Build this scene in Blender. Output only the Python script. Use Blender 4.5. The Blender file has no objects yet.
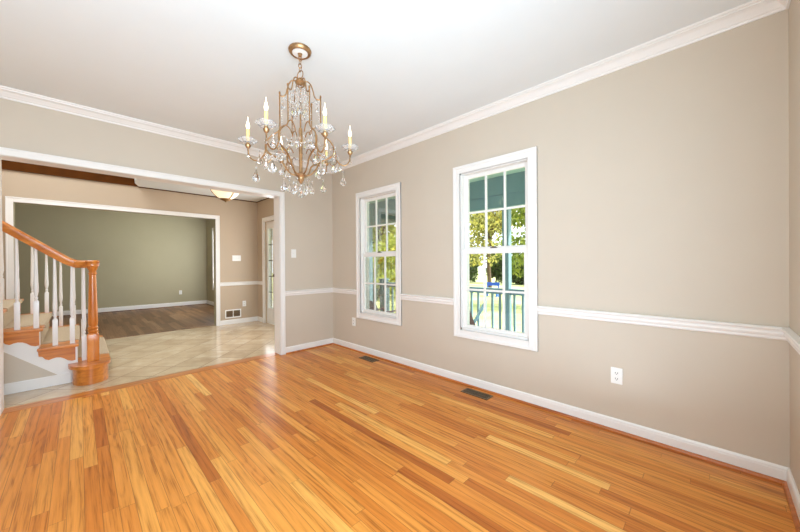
import bpy, bmesh, math, random
from mathutils import Vector, Matrix
random.seed(7)
S = bpy.context.scene
COL = S.collection
R = math.radians

# ------------------------------------------------------------------ camera, world, lights
cam_data = bpy.data.cameras.new('camera')
cam = bpy.data.objects.new('camera', cam_data); COL.objects.link(cam)
YAW, PITCH, ROLL = R(134.7048), R(-0.1726), R(-0.3727)
d = Vector((math.cos(PITCH)*math.cos(YAW), math.cos(PITCH)*math.sin(YAW), math.sin(PITCH)))
rt = d.cross(Vector((0, 0, 1))).normalized(); up = rt.cross(d)
r2 = math.cos(ROLL)*rt + math.sin(ROLL)*up
u2 = -math.sin(ROLL)*rt + math.cos(ROLL)*up
m = Matrix((r2, u2, -d)).transposed().to_4x4(); m.translation = Vector((4.0641, -2.6721, 1.2))
cam.matrix_world = m
cam_data.sensor_width = 36.0; cam_data.sensor_fit = 'HORIZONTAL'
cam_data.lens = 317.3287*36/800
cam_data.shift_y = -1.79/800
cam_data.clip_start = 0.02; cam_data.clip_end = 300
S.camera = cam

w = bpy.data.worlds.new('world'); S.world = w; w.use_nodes = True
bg = w.node_tree.nodes['Background']
bg.inputs[0].default_value = (0.86, 0.94, 1.0, 1); bg.inputs[1].default_value = 2.6

def light(name, kind, loc, energy, color=(1, 1, 1), size=None, size_y=None, aim=None, radius=None):
    l = bpy.data.lights.new(name, kind); o = bpy.data.objects.new(name, l); COL.objects.link(o)
    o.location = loc; l.energy = energy; l.color = color
    if kind == 'AREA':
        l.shape = 'RECTANGLE'; l.size = size; l.size_y = size_y or size
    if radius is not None:
        if kind == 'SUN': l.angle = radius
        else: l.shadow_soft_size = radius
    if aim is not None:
        o.rotation_euler = Vector(aim).to_track_quat('-Z', 'Y').to_euler()
    return o
light('sun', 'SUN', (6, 8, 12), 10, (1.0, 0.96, 0.88), aim=(-0.62, -0.40, -0.8), radius=R(1))
COOL = (0.625, 0.825, 1.03)
# fill lamps added inside the blank left and near walls, no windows there
light('fill_left_wall', 'AREA', (2.9, -3.78, 1.35), 8, COOL, 2.6, 1.5, aim=(0, 1, 0.0))
light('fill_near_wall', 'AREA', (4.30, -2.6, 1.4), 92, COOL, 1.8, 1.4, aim=(-1, 0.0, 0.0))
# added upward fill over the floor evens the ceiling; then the photographer's flash
light('bounce_fill', 'AREA', (3.1, -1.75, 0.5), 19, COOL, 2.6, 2.4, aim=(-0.1, 0.2, 1))
light('camera_flash', 'AREA', (4.12, -2.80, 1.42), 17, (0.74, 0.90, 1.0), 0.22, 0.22, aim=(-1, 0.9, 0.1))
# entry door and living room daylight
light('daylight_entry', 'AREA', (-1.5, -0.06, 1.3), 28, (0.9, 0.94, 1.0), 1.6, 1.7, aim=(0, -1, 0))
light('daylight_living', 'AREA', (-5.2, -0.03, 1.4), 54, (0.92, 0.96, 1.0), 1.4, 1.5, aim=(-0.25, -1, 0))

light('stairwell_fill', 'AREA', (-1.5, -3.2, 3.70), 60, (0.88, 0.95, 1.0), 1.6, 1.6, aim=(0, 0, -1))  # fill lamp added over the stair well to brighten stairs and tile

vs = S.view_settings
vs.view_transform = 'Standard'; vs.look = 'None'; vs.gamma = 1; vs.use_curve_mapping = False
vs.exposure = 0.05
try:
    S.cycles.use_denoising = True
    S.cycles.max_bounces = 14; S.cycles.transparent_max_bounces = 24
    S.cycles.diffuse_bounces = 6; S.cycles.transmission_bounces = 10
    S.cycles.sample_clamp_indirect = 6
except Exception:
    pass

# ------------------------------------------------------------------ node helpers / materials
def srgb(r, g, b):
    f = lambda c: (c/255/12.92) if c/255 <= 0.04045 else ((c/255+0.055)/1.055)**2.4
    return (f(r), f(g), f(b), 1)

class NT:
    def __init__(s, name):
        s.m = bpy.data.materials.new(name); s.m.use_nodes = True
        s.t = s.m.node_tree; s.b = s.t.nodes['Principled BSDF']; s.out = s.t.nodes['Material Output']
    def n(s, typ, **k):
        n = s.t.nodes.new(typ)
        for a, v in k.items(): setattr(n, a, v)
        return n
    def l(s, a, b): s.t.links.new(a, b)
    def math(s, op, a, b=None, c=None):
        n = s.n('ShaderNodeMath', operation=op)
        for i, v in enumerate((a, b, c)):
            if v is None: continue
            if hasattr(v, 'links'): s.l(v, n.inputs[i])
            else: n.inputs[i].default_value = v
        return n.outputs[0]
    def ramp(s, fac, stops):
        n = s.n('ShaderNodeValToRGB'); e = n.color_ramp.elements
        while len(e) < len(stops): e.new(0.5)
        for el, (p, c) in zip(e, stops): el.position = p; el.color = c if len(c) == 4 else (*c, 1)
        s.l(fac, n.inputs[0]); return n.outputs[0]
    def mix(s, fac, a, b, blend='MIX'):
        n = s.n('ShaderNodeMix', data_type='RGBA', blend_type=blend)
        for sock, v in ((n.inputs[0], fac), (n.inputs[6], a), (n.inputs[7], b)):
            if hasattr(v, 'links'): s.l(v, sock)
            else: sock.default_value = v
        return n.outputs[2]
    def coord(s, rot=0, scale=(1, 1, 1)):
        c = s.n('ShaderNodeTexCoord'); mp = s.n('ShaderNodeMapping')
        s.l(c.outputs['Object'], mp.inputs[0]); mp.inputs['Rotation'].default_value = (0, 0, rot)
        mp.inputs['Scale'].default_value = scale
        return mp.outputs[0]
    def noise(s, vec, scale, detail=3, rough=0.5):
        n = s.n('ShaderNodeTexNoise'); n.inputs['Scale'].default_value = scale
        n.inputs['Detail'].default_value = detail; n.inputs['Roughness'].default_value = rough
        s.l(vec, n.inputs['Vector']); return n.outputs['Fac']
    def bump(s, h, strength=0.1, dist=0.01):
        n = s.n('ShaderNodeBump'); n.inputs['Strength'].default_value = strength
        n.inputs['Distance'].default_value = dist; s.l(h, n.inputs['Height'])
        s.l(n.outputs[0], s.b.inputs['Normal'])

def mat(name, col, rough=0.5, metal=0.0, var=0.04, scale=8, bump=0.0, spec=0.5, coat=0.0):
    """plain painted/metal surface with a little procedural mottling"""
    t = NT(name); c = t.coord(); f = t.noise(c, scale, 4)
    a = tuple(min(1, x*(1-var)) for x in col[:3]) + (1,); b = tuple(min(1, x*(1+var)) for x in col[:3]) + (1,)
    t.l(t.ramp(f, [(0.3, a), (0.7, b)]), t.b.inputs['Base Color'])
    t.b.inputs['Roughness'].default_value = rough; t.b.inputs['Metallic'].default_value = metal
    t.b.inputs['Specular IOR Level'].default_value = spec
    t.b.inputs['Coat Weight'].default_value = coat
    if bump: t.bump(f, bump)
    return t.m

def wood_floor(name, width, length, stops, rough, gap=0.0013, along='x', groove=0.5):
    t = NT(name)
    c = t.coord(); sp = t.n('ShaderNodeSeparateXYZ'); t.l(c, sp.inputs[0])
    u, v = (sp.outputs[0], sp.outputs[1]) if along == 'x' else (sp.outputs[1], sp.outputs[0])
    vr = t.math('DIVIDE', v, width); row = t.math('FLOOR', vr); fv = t.math('FRACT', vr)
    wn = t.n('ShaderNodeTexWhiteNoise', noise_dimensions='1D'); t.l(row, wn.inputs['W'])
    ln = t.math('MULTIPLY_ADD', wn.outputs['Value'], 13.7, 0)
    wn3 = t.n('ShaderNodeTexWhiteNoise', noise_dimensions='1D'); t.l(t.math('ADD', row, 77.3), wn3.inputs['W'])
    L = t.math('MULTIPLY_ADD', wn3.outputs['Value'], length*0.9, length*0.6)
    ur = t.math('ADD', t.math('DIVIDE', u, L), ln); idx = t.math('FLOOR', ur); fu = t.math('FRACT', ur)
    cb = t.n('ShaderNodeCombineXYZ'); t.l(row, cb.inputs[0]); t.l(idx, cb.inputs[1])
    wn2 = t.n('ShaderNodeTexWhiteNoise', noise_dimensions='2D'); t.l(cb.outputs[0], wn2.inputs['Vector'])
    rnd = wn2.outputs['Value']
    base = t.ramp(rnd, stops)
    # grain, shifted per board
    off = t.n('ShaderNodeCombineXYZ')
    t.l(t.math('MULTIPLY', u, 1.0), off.inputs[0]); t.l(t.math('MULTIPLY', v, 9.0), off.inputs[1])
    t.l(t.math('MULTIPLY', rnd, 97.0), off.inputs[2])
    g1 = t.noise(off.outputs[0], 2.2, 6, 0.62)
    wv = t.n('ShaderNodeTexWave', wave_type='BANDS', bands_direction='Y'); t.l(off.outputs[0], wv.inputs['Vector'])
    wv.inputs['Scale'].default_value = 1.0; wv.inputs['Distortion'].default_value = 13
    wv.inputs['Detail'].default_value = 3; wv.inputs['Detail Scale'].default_value = 0.7
    off2 = t.n('ShaderNodeCombineXYZ')
    t.l(t.math('MULTIPLY', u, 6.0), off2.inputs[0]); t.l(t.math('MULTIPLY', v, 230.0), off2.inputs[1])
    t.l(t.math('MULTIPLY', rnd, 31.0), off2.inputs[2])
    g2 = t.noise(off2.outputs[0], 1.0, 3, 0.5)
    gr = t.math('ADD', t.math('ADD', t.math('MULTIPLY', g1, 0.55), t.math('MULTIPLY', wv.outputs['Fac'], 0.13)), t.math('MULTIPLY', g2, 0.44))
    # cathedral figure: contour lines of a stretched noise
    off3 = t.n('ShaderNodeCombineXYZ')
    t.l(t.math('MULTIPLY', u, 0.42), off3.inputs[0]); t.l(t.math('MULTIPLY', v, 7.0), off3.inputs[1])
    t.l(t.math('MULTIPLY', rnd, 57.0), off3.inputs[2])
    ct = t.math('SINE', t.math('MULTIPLY', t.noise(off3.outputs[0], 1.5, 1, 0.4), 80.0))
    ct = t.math('POWER', t.math('MULTIPLY_ADD', ct, 0.5, 0.5), 3.0)
    gr = t.math('SUBTRACT', gr, t.math('MULTIPLY', ct, 0.08))
    tone = t.ramp(gr, [(0.34, (0.55, 0.46, 0.36)), (0.50, (0.92, 0.90, 0.87)), (0.58, (1.0, 1.0, 1.0)), (0.75, (1.12, 1.14, 1.16))])
    colr = t.mix(1.0, base, tone, 'MULTIPLY')
    ev = t.math('MINIMUM', fv, t.math('SUBTRACT', 1.0, fv)); ev = t.math('MULTIPLY', ev, width)
    eu = t.math('MULTIPLY', t.math('MINIMUM', fu, t.math('SUBTRACT', 1.0, fu)), length)
    e = t.math('MINIMUM', ev, eu)
    line = t.math('LESS_THAN', e, gap)
    colr = t.mix(t.math('MULTIPLY', line, groove), colr, (0.10, 0.035, 0.01, 1))
    t.l(colr, t.b.inputs['Base Color'])
    t.b.inputs['Roughness'].default_value = rough
    t.b.inputs['Specular IOR Level'].default_value = 0.3
    t.bump(t.math('SUBTRACT', t.math('MULTIPLY', gr, 0.10), t.math('MULTIPLY', line, 0.5)), 0.12, 0.002)
    return t.m

def wood(name, dark, light_, rough=0.3, axis=0, scale=1.0):
    t = NT(name); sc = [22*scale]*3; sc[axis] = 1.6*scale
    c = t.coord(scale=tuple(sc)); g = t.noise(c, 1.0, 5, 0.6)
    t.l(t.ramp(g, [(0.3, dark), (0.62, light_)]), t.b.inputs['Base Color'])
    t.b.inputs['Roughness'].default_value = rough; t.b.inputs['Coat Weight'].default_value = 0.25
    t.b.inputs['Coat Roughness'].default_value = 0.15
    return t.m

def tile(name):
    t = NT(name); c = t.coord(rot=R(45)); sp = t.n('ShaderNodeSeparateXYZ'); t.l(c, sp.inputs[0])
    sz = 0.335
    fx, fy = [t.math('FRACT', t.math('DIVIDE', sp.outputs[i], sz)) for i in (0, 1)]
    ix, iy = [t.math('FLOOR', t.math('DIVIDE', sp.outputs[i], sz)) for i in (0, 1)]
    cb = t.n('ShaderNodeCombineXYZ'); t.l(ix, cb.inputs[0]); t.l(iy, cb.inputs[1])
    wn = t.n('ShaderNodeTexWhiteNoise', noise_dimensions='2D'); t.l(cb.outputs[0], wn.inputs['Vector'])
    ex = t.math('MINIMUM', fx, t.math('SUBTRACT', 1.0, fx)); ey = t.math('MINIMUM', fy, t.math('SUBTRACT', 1.0, fy))
    e = t.math('LESS_THAN', t.math('MINIMUM', ex, ey), 0.012)
    n1 = t.noise(t.coord(), 5, 5, 0.6)
    f = t.math('ADD', t.math('MULTIPLY', n1, 0.75), t.math('MULTIPLY', wn.outputs['Value'], 0.25))
    col = t.ramp(f, [(0.3, srgb(184, 160, 128)), (0.55, srgb(204, 182, 150)), (0.75, srgb(217, 200, 172))])
    t.l(t.mix(t.math('MULTIPLY', e, 0.85), col, srgb(140, 116, 88)), t.b.inputs['Base Color'])
    t.b.inputs['Roughness'].default_value = 0.16
    t.bump(t.math('SUBTRACT', 1.0, e), 0.15, 0.002)
    return t.m

def emis(name, col, strength, base=None):
    t = NT(name); f = t.noise(t.coord(), 20, 2)
    t.l(t.ramp(f, [(0.3, tuple(x*0.95 for x in col[:3])+(1,)), (0.7, col)]), t.b.inputs['Emission Color'])
    t.b.inputs['Base Color'].default_value = base or col
    t.b.inputs['Emission Strength'].default_value = strength
    return t.m

def pane_mat(name):
    t = NT(name); t.t.nodes.remove(t.b)
    tr = t.n('ShaderNodeBsdfTransparent'); tr.inputs[0].default_value = (0.97, 0.985, 0.98, 1)
    gl = t.n('ShaderNodeBsdfGlossy'); gl.inputs['Roughness'].default_value = 0.02
    fr = t.n('ShaderNodeFresnel'); fr.inputs[0].default_value = 1.45
    mx = t.n('ShaderNodeMixShader'); t.l(t.math('MULTIPLY', fr.outputs[0], 0.6), mx.inputs[0])
    t.l(tr.outputs[0], mx.inputs[1]); t.l(gl.outputs[0], mx.inputs[2]); t.l(mx.outputs[0], t.out.inputs[0])
    return t.m

def crystal_mat(name):
    t = NT(name); t.b.inputs['Base Color'].default_value = (1, 0.99, 0.97, 1)
    t.b.inputs['Roughness'].default_value = 0.02; t.b.inputs['Transmission Weight'].default_value = 1.0
    t.b.inputs['IOR'].default_value = 1.52
    return t.m

def dish_mat(name):
    t = NT(name); f = t.noise(t.coord(), 40, 2)
    t.l(t.ramp(f, [(0.3, (0.94, 0.95, 0.94, 1)), (0.7, (1, 1, 1, 1))]), t.b.inputs['Base Color'])
    t.b.inputs['Roughness'].default_value = 0.12; t.b.inputs['Transmission Weight'].default_value = 0.85
    t.b.inputs['IOR'].default_value = 1.45
    return t.m

def leaf_mat(name, a, b):
    t = NT(name); g = t.n('ShaderNodeNewGeometry')
    t.l(t.ramp(g.outputs['Random Per Island'], [(0.0, a), (1.0, b)]), t.b.inputs['Base Color'])
    t.b.inputs['Roughness'].default_value = 0.5
    tl = t.n('ShaderNodeBsdfTranslucent')
    t.l(t.ramp(g.outputs['Random Per Island'], [(0.0, a), (1.0, b)]), tl.inputs[0])
    mx = t.n('ShaderNodeMixShader'); mx.inputs[0].default_value = 0.45
    t.l(t.b.outputs[0], mx.inputs[1]); t.l(tl.outputs[0], mx.inputs[2]); t.l(mx.outputs[0], t.out.inputs[0])
    return t.m

def grass_mat(name):
    t = NT(name); f = t.noise(t.coord(), 0.35, 6, 0.7)
    t.l(t.ramp(f, [(0.35, srgb(150, 160, 95)), (0.6, srgb(200, 200, 140)), (0.75, srgb(225, 220, 190))]), t.b.inputs['Base Color'])
    t.b.inputs['Roughness'].default_value = 0.9
    return t.m

def carpet_mat(name):
    t = NT(name); f = t.noise(t.coord(), 260, 3, 0.7)
    t.l(t.ramp(f, [(0.3, srgb(170, 150, 124)), (0.7, srgb(208, 190, 163))]), t.b.inputs['Base Color'])
    t.b.inputs['Roughness'].default_value = 1.0; t.b.inputs['Specular IOR Level'].default_value = 0.1
    t.bump(f, 0.6, 0.004)
    return t.m

M = {}
M['wall'] = mat('beige_wall_paint', srgb(206, 193, 175), 0.55, var=0.012, scale=3, bump=0.01, spec=0.3)
M['foyerwall'] = mat('taupe_wall_paint', srgb(189, 169, 145), 0.6, var=0.012, scale=3, spec=0.3)
M['sage'] = mat('sage_wall_paint', srgb(176, 166, 136), 0.6, var=0.015, scale=3, spec=0.3)
M['ceil'] = mat('ceiling_paint', srgb(228, 231, 229), 0.8, var=0.008, scale=4, spec=0.2)
M['white'] = mat('white_trim_paint', srgb(238, 234, 228), 0.32, var=0.01, scale=6, spec=0.45)
M['vinyl'] = mat('white_vinyl', srgb(236, 232, 226), 0.4, var=0.01)
M['plate'] = mat('white_plastic', srgb(240, 238, 232), 0.35, var=0.01)
M['dark'] = mat('dark_slot', srgb(48, 40, 32), 0.7)
M['floor'] = wood_floor('oak_floor', 0.0605, 1.05, [
    (0.0, srgb(170, 90, 30)), (0.09, srgb(198, 116, 42)), (0.35, srgb(210, 131, 53)), (0.65, srgb(216, 140, 60)),
    (0.86, srgb(221, 150, 68)), (0.95, srgb(227, 162, 80)), (1.0, srgb(235, 180, 100))], 0.30)
M['livfloor'] = wood_floor('brown_oak_floor', 0.075, 1.0, [
    (0.0, srgb(104, 72, 46)), (0.5, srgb(128, 92, 62)), (1.0, srgb(152, 116, 82))], 0.4)
M['tile'] = tile('cream_stone_tile')
M['threshold'] = wood('threshold_oak', srgb(160, 84, 30), srgb(206, 130, 58), 0.3, axis=1)
M['shoe'] = wood('shoe_moulding_oak', srgb(150, 78, 28), srgb(196, 112, 48), 0.35, axis=0)
M['oak'] = wood('orange_oak', srgb(176, 92, 30), srgb(222, 140, 58), 0.32, axis=1)
M['oakv'] = wood('orange_oak_upright', srgb(182, 96, 30), srgb(222, 140, 58), 0.22, axis=2)
M['brown'] = mat('shade_brown', srgb(80, 42, 8), 0.85, var=0.15, scale=10, spec=0.1)  # brown that carries the shade above the foyer walls as colour
M['carpet'] = carpet_mat('beige_carpet')
M['gold'] = mat('antique_gold_metal', srgb(170, 132, 92), 0.36, 0.85, var=0.25, scale=60)
M['bronze'] = mat('bronze_metal', srgb(140, 104, 60), 0.4, 0.8, var=0.15, scale=40)
M['reg'] = mat('pewter_register_metal', srgb(120, 100, 76), 0.45, 0.5, var=0.1, scale=50)
M['steel'] = mat('brushed_knob_metal', srgb(110, 100, 88), 0.35, 0.9)
M['candle'] = mat('ivory_candle_sleeve', srgb(236, 204, 134), 0.5, var=0.03)
M['bulb'] = emis('lit_bulb', (1.0, 0.86, 0.62, 1), 3.6)
M['bowl'] = emis('lit_alabaster_glass', (1.0, 0.83, 0.55, 1), 0.75, srgb(245, 232, 205))
M['crystal'] = crystal_mat('cut_crystal')
M['dish'] = dish_mat('moulded_glass_dish')
M['pane'] = pane_mat('window_pane')
M['teal'] = mat('teal_porch_paint', srgb(114, 144, 156), 0.5, var=0.03)
M['porchceil'] = mat('green_porch_ceiling_paint', srgb(176, 206, 190), 0.5, var=0.02)
M['deck'] = mat('grey_deck_paint', srgb(222, 222, 218), 0.6)
M['siding'] = mat('pale_siding', srgb(225, 222, 212), 0.6)
M['chairblue'] = mat('light_blue_paint', srgb(150, 196, 226), 0.5)
M['chairbrown'] = mat('dark_brown_paint', srgb(88, 52, 40), 0.5)
M['chairplum'] = mat('plum_paint', srgb(74, 40, 66), 0.5)
M['blue'] = mat('bright_blue_paint', srgb(30, 90, 190), 0.5)
M['leafa'] = leaf_mat('sunlit_leaves', srgb(84, 108, 26), srgb(164, 172, 70))
M['leafd'] = leaf_mat('bright_yellow_green_leaves', srgb(146, 166, 48), srgb(234, 234, 112))
M['leafb'] = leaf_mat('dark_leaves', srgb(24, 46, 18), srgb(92, 116, 44))
M['leafc'] = leaf_mat('autumn_leaves', srgb(76, 92, 32), srgb(230, 218, 122))
M['bark'] = mat('tree_bark', srgb(92, 74, 58), 0.9, var=0.3, scale=12)
M['grass'] = grass_mat('sunlit_lawn')

# ------------------------------------------------------------------ mesh helpers
class MB:
    def __init__(s): s.bm = bmesh.new()
    def box(s, x0, x1, y0, y1, z0, z1, bev=0.0, mtx=None):
        x0, x1 = min(x0, x1), max(x0, x1); y0, y1 = min(y0, y1), max(y0, y1); z0, z1 = min(z0, z1), max(z0, z1)
        r = bmesh.ops.create_cube(s.bm, size=1.0); vs = r['verts']
        for v in vs:
            v.co = Vector(((x0+x1)/2+v.co.x*(x1-x0), (y0+y1)/2+v.co.y*(y1-y0), (z0+z1)/2+v.co.z*(z1-z0)))
        if bev:
            es = {e for v in vs for e in v.link_edges}
            rr = bmesh.ops.bevel(s.bm, geom=list(es), offset=bev, segments=2, affect='EDGES', profile=0.6)
            vs = [v for v in {v for f in rr['faces'] for v in f.verts} | {v for v in vs if v.is_valid}]
        if mtx is not None:
            bmesh.ops.transform(s.bm, matrix=mtx, verts=vs)
        return s
    def prism(s, pts, axis, a, b):
        """closed polygon pts (2D) extruded along axis between a and b; 2D axes are the other two in xyz order"""
        def P(p, c):
            q = list(p); q.insert(axis, c); return Vector(q)
        A = [s.bm.verts.new(P(p, a)) for p in pts]; B = [s.bm.verts.new(P(p, b)) for p in pts]
        n = len(pts)
        s.bm.faces.new(A); s.bm.faces.new(B[::-1])
        for i in range(n): s.bm.faces.new((A[i], B[i], B[(i+1) % n], A[(i+1) % n]))
        return s
    def lathe(s, prof, seg=16, c=(0, 0, 0), mtx=None, square=False):
        """prof list of (r,z)"""
        rings = []; allv = []
        for r, z in prof:
            if r < 1e-6:
                v = s.bm.verts.new((c[0], c[1], c[2]+z)); rings.append([v]); allv.append(v)
            else:
                ring = []
                for k in range(seg):
                    a = 2*math.pi*k/seg
                    v = s.bm.verts.new((c[0]+r*math.cos(a), c[1]+r*math.sin(a), c[2]+z)); ring.append(v); allv.append(v)
                rings.append(ring)
        for A, B in zip(rings, rings[1:]):
            if len(A) == 1 and len(B) == 1: continue
            for k in range(seg):
                k2 = (k+1) % seg
                if len(A) == 1: s.bm.faces.new((A[0], B[k2], B[k]))
                elif len(B) == 1: s.bm.faces.new((A[k], A[k2], B[0]))
                else: s.bm.faces.new((A[k], A[k2], B[k2], B[k]))
        if len(rings[0]) > 1: s.bm.faces.new(rings[0][::-1])
        if len(rings[-1]) > 1: s.bm.faces.new(rings[-1])
        if mtx is not None: bmesh.ops.transform(s.bm, matrix=mtx, verts=allv)
        return s
    def tube(s, pts, r, seg=8, smooth=0, closed=False):
        pts = [Vector(p) for p in pts]
        if smooth: pts = catmull(pts, smooth, closed)
        rs = r if isinstance(r, (list, tuple)) else None
        n = len(pts); rings = []; prev = None
        for i, p in enumerate(pts):
            if closed: t = pts[(i+1) % n]-pts[i-1]
            else: t = pts[min(i+1, n-1)]-pts[max(i-1, 0)]
            t.normalize()
            if prev is None:
                a = Vector((0, 0, 1)) if abs(t.z) < 0.9 else Vector((1, 0, 0))
                prev = t.cross(a).normalized()
            nn = (prev - t*prev.dot(t)).normalized(); bb = t.cross(nn); prev = nn
            if rs:
                f = i/(n-1)*(len(rs)-1); j = min(int(f), len(rs)-2); rad = rs[j]+(rs[j+1]-rs[j])*(f-j)
            else: rad = r
            rings.append([s.bm.verts.new(p+rad*(math.cos(2*math.pi*k/seg)*nn+math.sin(2*math.pi*k/seg)*bb)) for k in range(seg)])
        rng = range(n) if closed else range(n-1)
        for i in rng:
            A, B = rings[i], rings[(i+1) % n]
            for k in range(seg): s.bm.faces.new((A[k], A[(k+1) % seg], B[(k+1) % seg], B[k]))
        if not closed:
            s.bm.faces.new(rings[0][::-1]); s.bm.faces.new(rings[-1])
        return s
    def sweep2d(s, prof, path):
        """prof: list of (o,z) closed; path: list of functions o -> (x,y): mitred moulding"""
        rings = [[s.bm.verts.new((*p(o), z)) for o, z in prof] for p in path]
        n = len(prof)
        for A, B in zip(rings, rings[1:]):
            for k in range(n): s.bm.faces.new((A[k], A[(k+1) % n], B[(k+1) % n], B[k]))
        s.bm.faces.new(rings[0][::-1]); s.bm.faces.new(rings[-1])
        return s
    def build(s, name, material, parent=None, smooth=False, loc=None):
        bmesh.ops.recalc_face_normals(s.bm, faces=s.bm.faces)
        me = bpy.data.meshes.new(name); s.bm.to_mesh(me); s.bm.free()
        me.materials.append(material)
        if smooth:
            for p in me.polygons: p.use_smooth = True
            try: me.set_sharp_from_angle(angle=R(38))
            except Exception: pass
        o = bpy.data.objects.new(name, me); COL.objects.link(o)
        if parent is not None: o.parent = parent
        if loc is not None: o.location = loc
        return o

def catmull(p, k, closed=False):
    out = []; n = len(p)
    rng = range(n) if closed else range(n-1)
    for i in rng:
        if closed: a, b, c, e = p[i-1], p[i], p[(i+1) % n], p[(i+2) % n]
        else: a, b, c, e = p[max(i-1, 0)], p[i], p[i+1], p[min(i+2, n-1)]
        for j in range(k):
            t = j/k
            out.append(0.5*((2*b)+(c-a)*t+(2*a-5*b+4*c-e)*t*t+(3*b-a-3*c+e)*t**3))
    if not closed: out.append(p[-1])
    return out

def thing(name, label, cat, loc=(0, 0, 0), rz=0, group=None):
    o = bpy.data.objects.new(name, None); COL.objects.link(o)
    o.location = loc; o.rotation_euler = (0, 0, rz); o.empty_display_size = 0.1
    o['label'] = label; o['category'] = cat
    if group: o['group'] = group
    return o
def tag(o, label, cat, group=None):
    o['label'] = label; o['category'] = cat
    if group: o['group'] = group
    return o
def struct(o, label=None):
    o['kind'] = 'structure'
    if label: o['label'] = label
    return o
def dup(root, loc, label, rz=None):
    def cp(o, parent):
        c = o.copy(); COL.objects.link(c)
        if parent is not None: c.parent = parent
        for ch in list(o.children): cp(ch, c)
        return c
    r = cp(root, None); r.location = loc
    if rz is not None: r.rotation_euler = (0, 0, rz)
    r['label'] = label
    return r

# ------------------------------------------------------------------ room shell
H = 2.62; X1 = 4.35; YL = -3.85; HF = 2.525
def wall_y(mb, y0, y1, x0, x1, z0, z1, holes):
    """wall slab spanning x, with rectangular holes (xa,xb,za,zb)"""
    xs = sorted({x0, x1, *[h[0] for h in holes], *[h[1] for h in holes]})
    for a, b in zip(xs, xs[1:]):
        hs = sorted([h for h in holes if h[0] <= a+1e-6 and h[1] >= b-1e-6], key=lambda h: h[2])
        z = z0
        for h in hs:
            if h[2] > z: mb.box(a, b, y0, y1, z, h[2])
            z = h[3]
        if z < z1: mb.box(a, b, y0, y1, z, z1)
def wall_x(mb, x0, x1, y0, y1, z0, z1, holes):
    ys = sorted({y0, y1, *[h[0] for h in holes], *[h[1] for h in holes]})
    for a, b in zip(ys, ys[1:]):
        hs = sorted([h for h in holes if h[0] <= a+1e-6 and h[1] >= b-1e-6], key=lambda h: h[2])
        z = z0
        for h in hs:
            if h[2] > z: mb.box(x0, x1, a, b, z, h[2])
            z = h[3]
        if z < z1: mb.box(x0, x1, a, b, z, z1)

W1 = (0.670, 1.3685, 0.5375, 2.0785); W2 = (2.269, 2.9515, 0.5375, 2.082)
W3 = (-6.14, -4.80, 0.55, 2.16)
ENT = (-2.455, -0.545, -0.06, 2.06)
OP1 = (-3.128, -0.812, -0.06, 2.094)
OP2 = (-3.312, -0.80, -0.06, 2.09)
XF = -2.85

f = MB().box(-0.165, X1+0.1, YL-0.1, 0.02, -0.08, 0.0).build('floor', M['floor']); struct(f)
f = MB().box(-2.95, -0.165, -4.6, 0.02, -0.08, 0.0).build('floor_foyer', M['tile']); struct(f)
f = MB().box(-7.05, -2.95, -5.3, 0.1, -0.08, 0.0).build('floor_living', M['livfloor']); struct(f)
f = MB().box(-0.172, -0.03, OP1[0]+0.004, OP1[1]-0.004, -0.001, 0.0025).build('trim_1', M['threshold']); struct(f, 'oak threshold board under the cased opening')
f = MB().box(-2.985, -2.93, OP2[0], OP2[1], -0.02, 0.006, 0.002).build('trim_2', M['livfloor']); struct(f)

mb = MB(); wall_y(mb, 0.0, 0.14, -0.17, X1+0.12, -0.05, 2.75, [W1, W2]); struct(mb.build('wall_right', M['wall']))
mb = MB(); wall_y(mb, 0.0, 0.14, XF-0.12, -0.17, -0.05, 2.75, [ENT]); struct(mb.build('wall_entry', M['foyerwall']))
mb = MB(); wall_y(mb, 0.05, 0.14, -7.05, XF-0.12, -0.05, 2.75, [W3]); struct(mb.build('wall_living_right', M['sage']))
mb = MB(); wall_x(mb, -0.165, 0.0, YL-0.1, 0.0, -0.05, 2.75, [OP1]); struct(mb.build('wall_left', M['wall']))
struct(MB().box(X1, X1+0.12, YL-0.1, 0.0, -0.05, 2.75).build('wall_near', M['wall']))
struct(MB().box(-0.165, X1+0.12, YL-0.12, YL, -0.05, 2.75).build('wall_back', M['wall']))
mb = MB(); wall_x(mb, XF-0.12, XF, -4.6, 0.0, -0.05, 3.75, [OP2]); struct(mb.build('wall_far', M['foyerwall']))
struct(MB().box(XF, -0.165, -4.6, -4.5, -0.05, 3.75).build('wall_stair', M['foyerwall']))
struct(MB().box(-0.17, -0.05, -4.6, 0.0, 2.75, 3.75).box(-0.17, -0.05, -4.6, YL-0.1, -0.05, 2.75).build('wall_upper', M['foyerwall']))
struct(MB().box(-7.05, -6.9, -5.3, 0.14, -0.05, 2.75).build('wall_living_far', M['sage']))
struct(MB().box(-7.05, XF-0.12, -5.4, -5.2, -0.05, 2.75).build('wall_living_left', M['sage']))
struct(MB().box(XF-0.12, XF, -5.4, -4.6, -0.05, 2.75).build('wall_living_near', M['sage']))
struct(MB().box(-0.17, X1+0.12, YL-0.12, 0.14, H, 2.75).build('ceiling', M['ceil']))
struct(MB().box(-7.05, XF-0.12, -5.4, 0.14, 2.62, 2.75).build('ceiling_living', M['ceil']))
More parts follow.
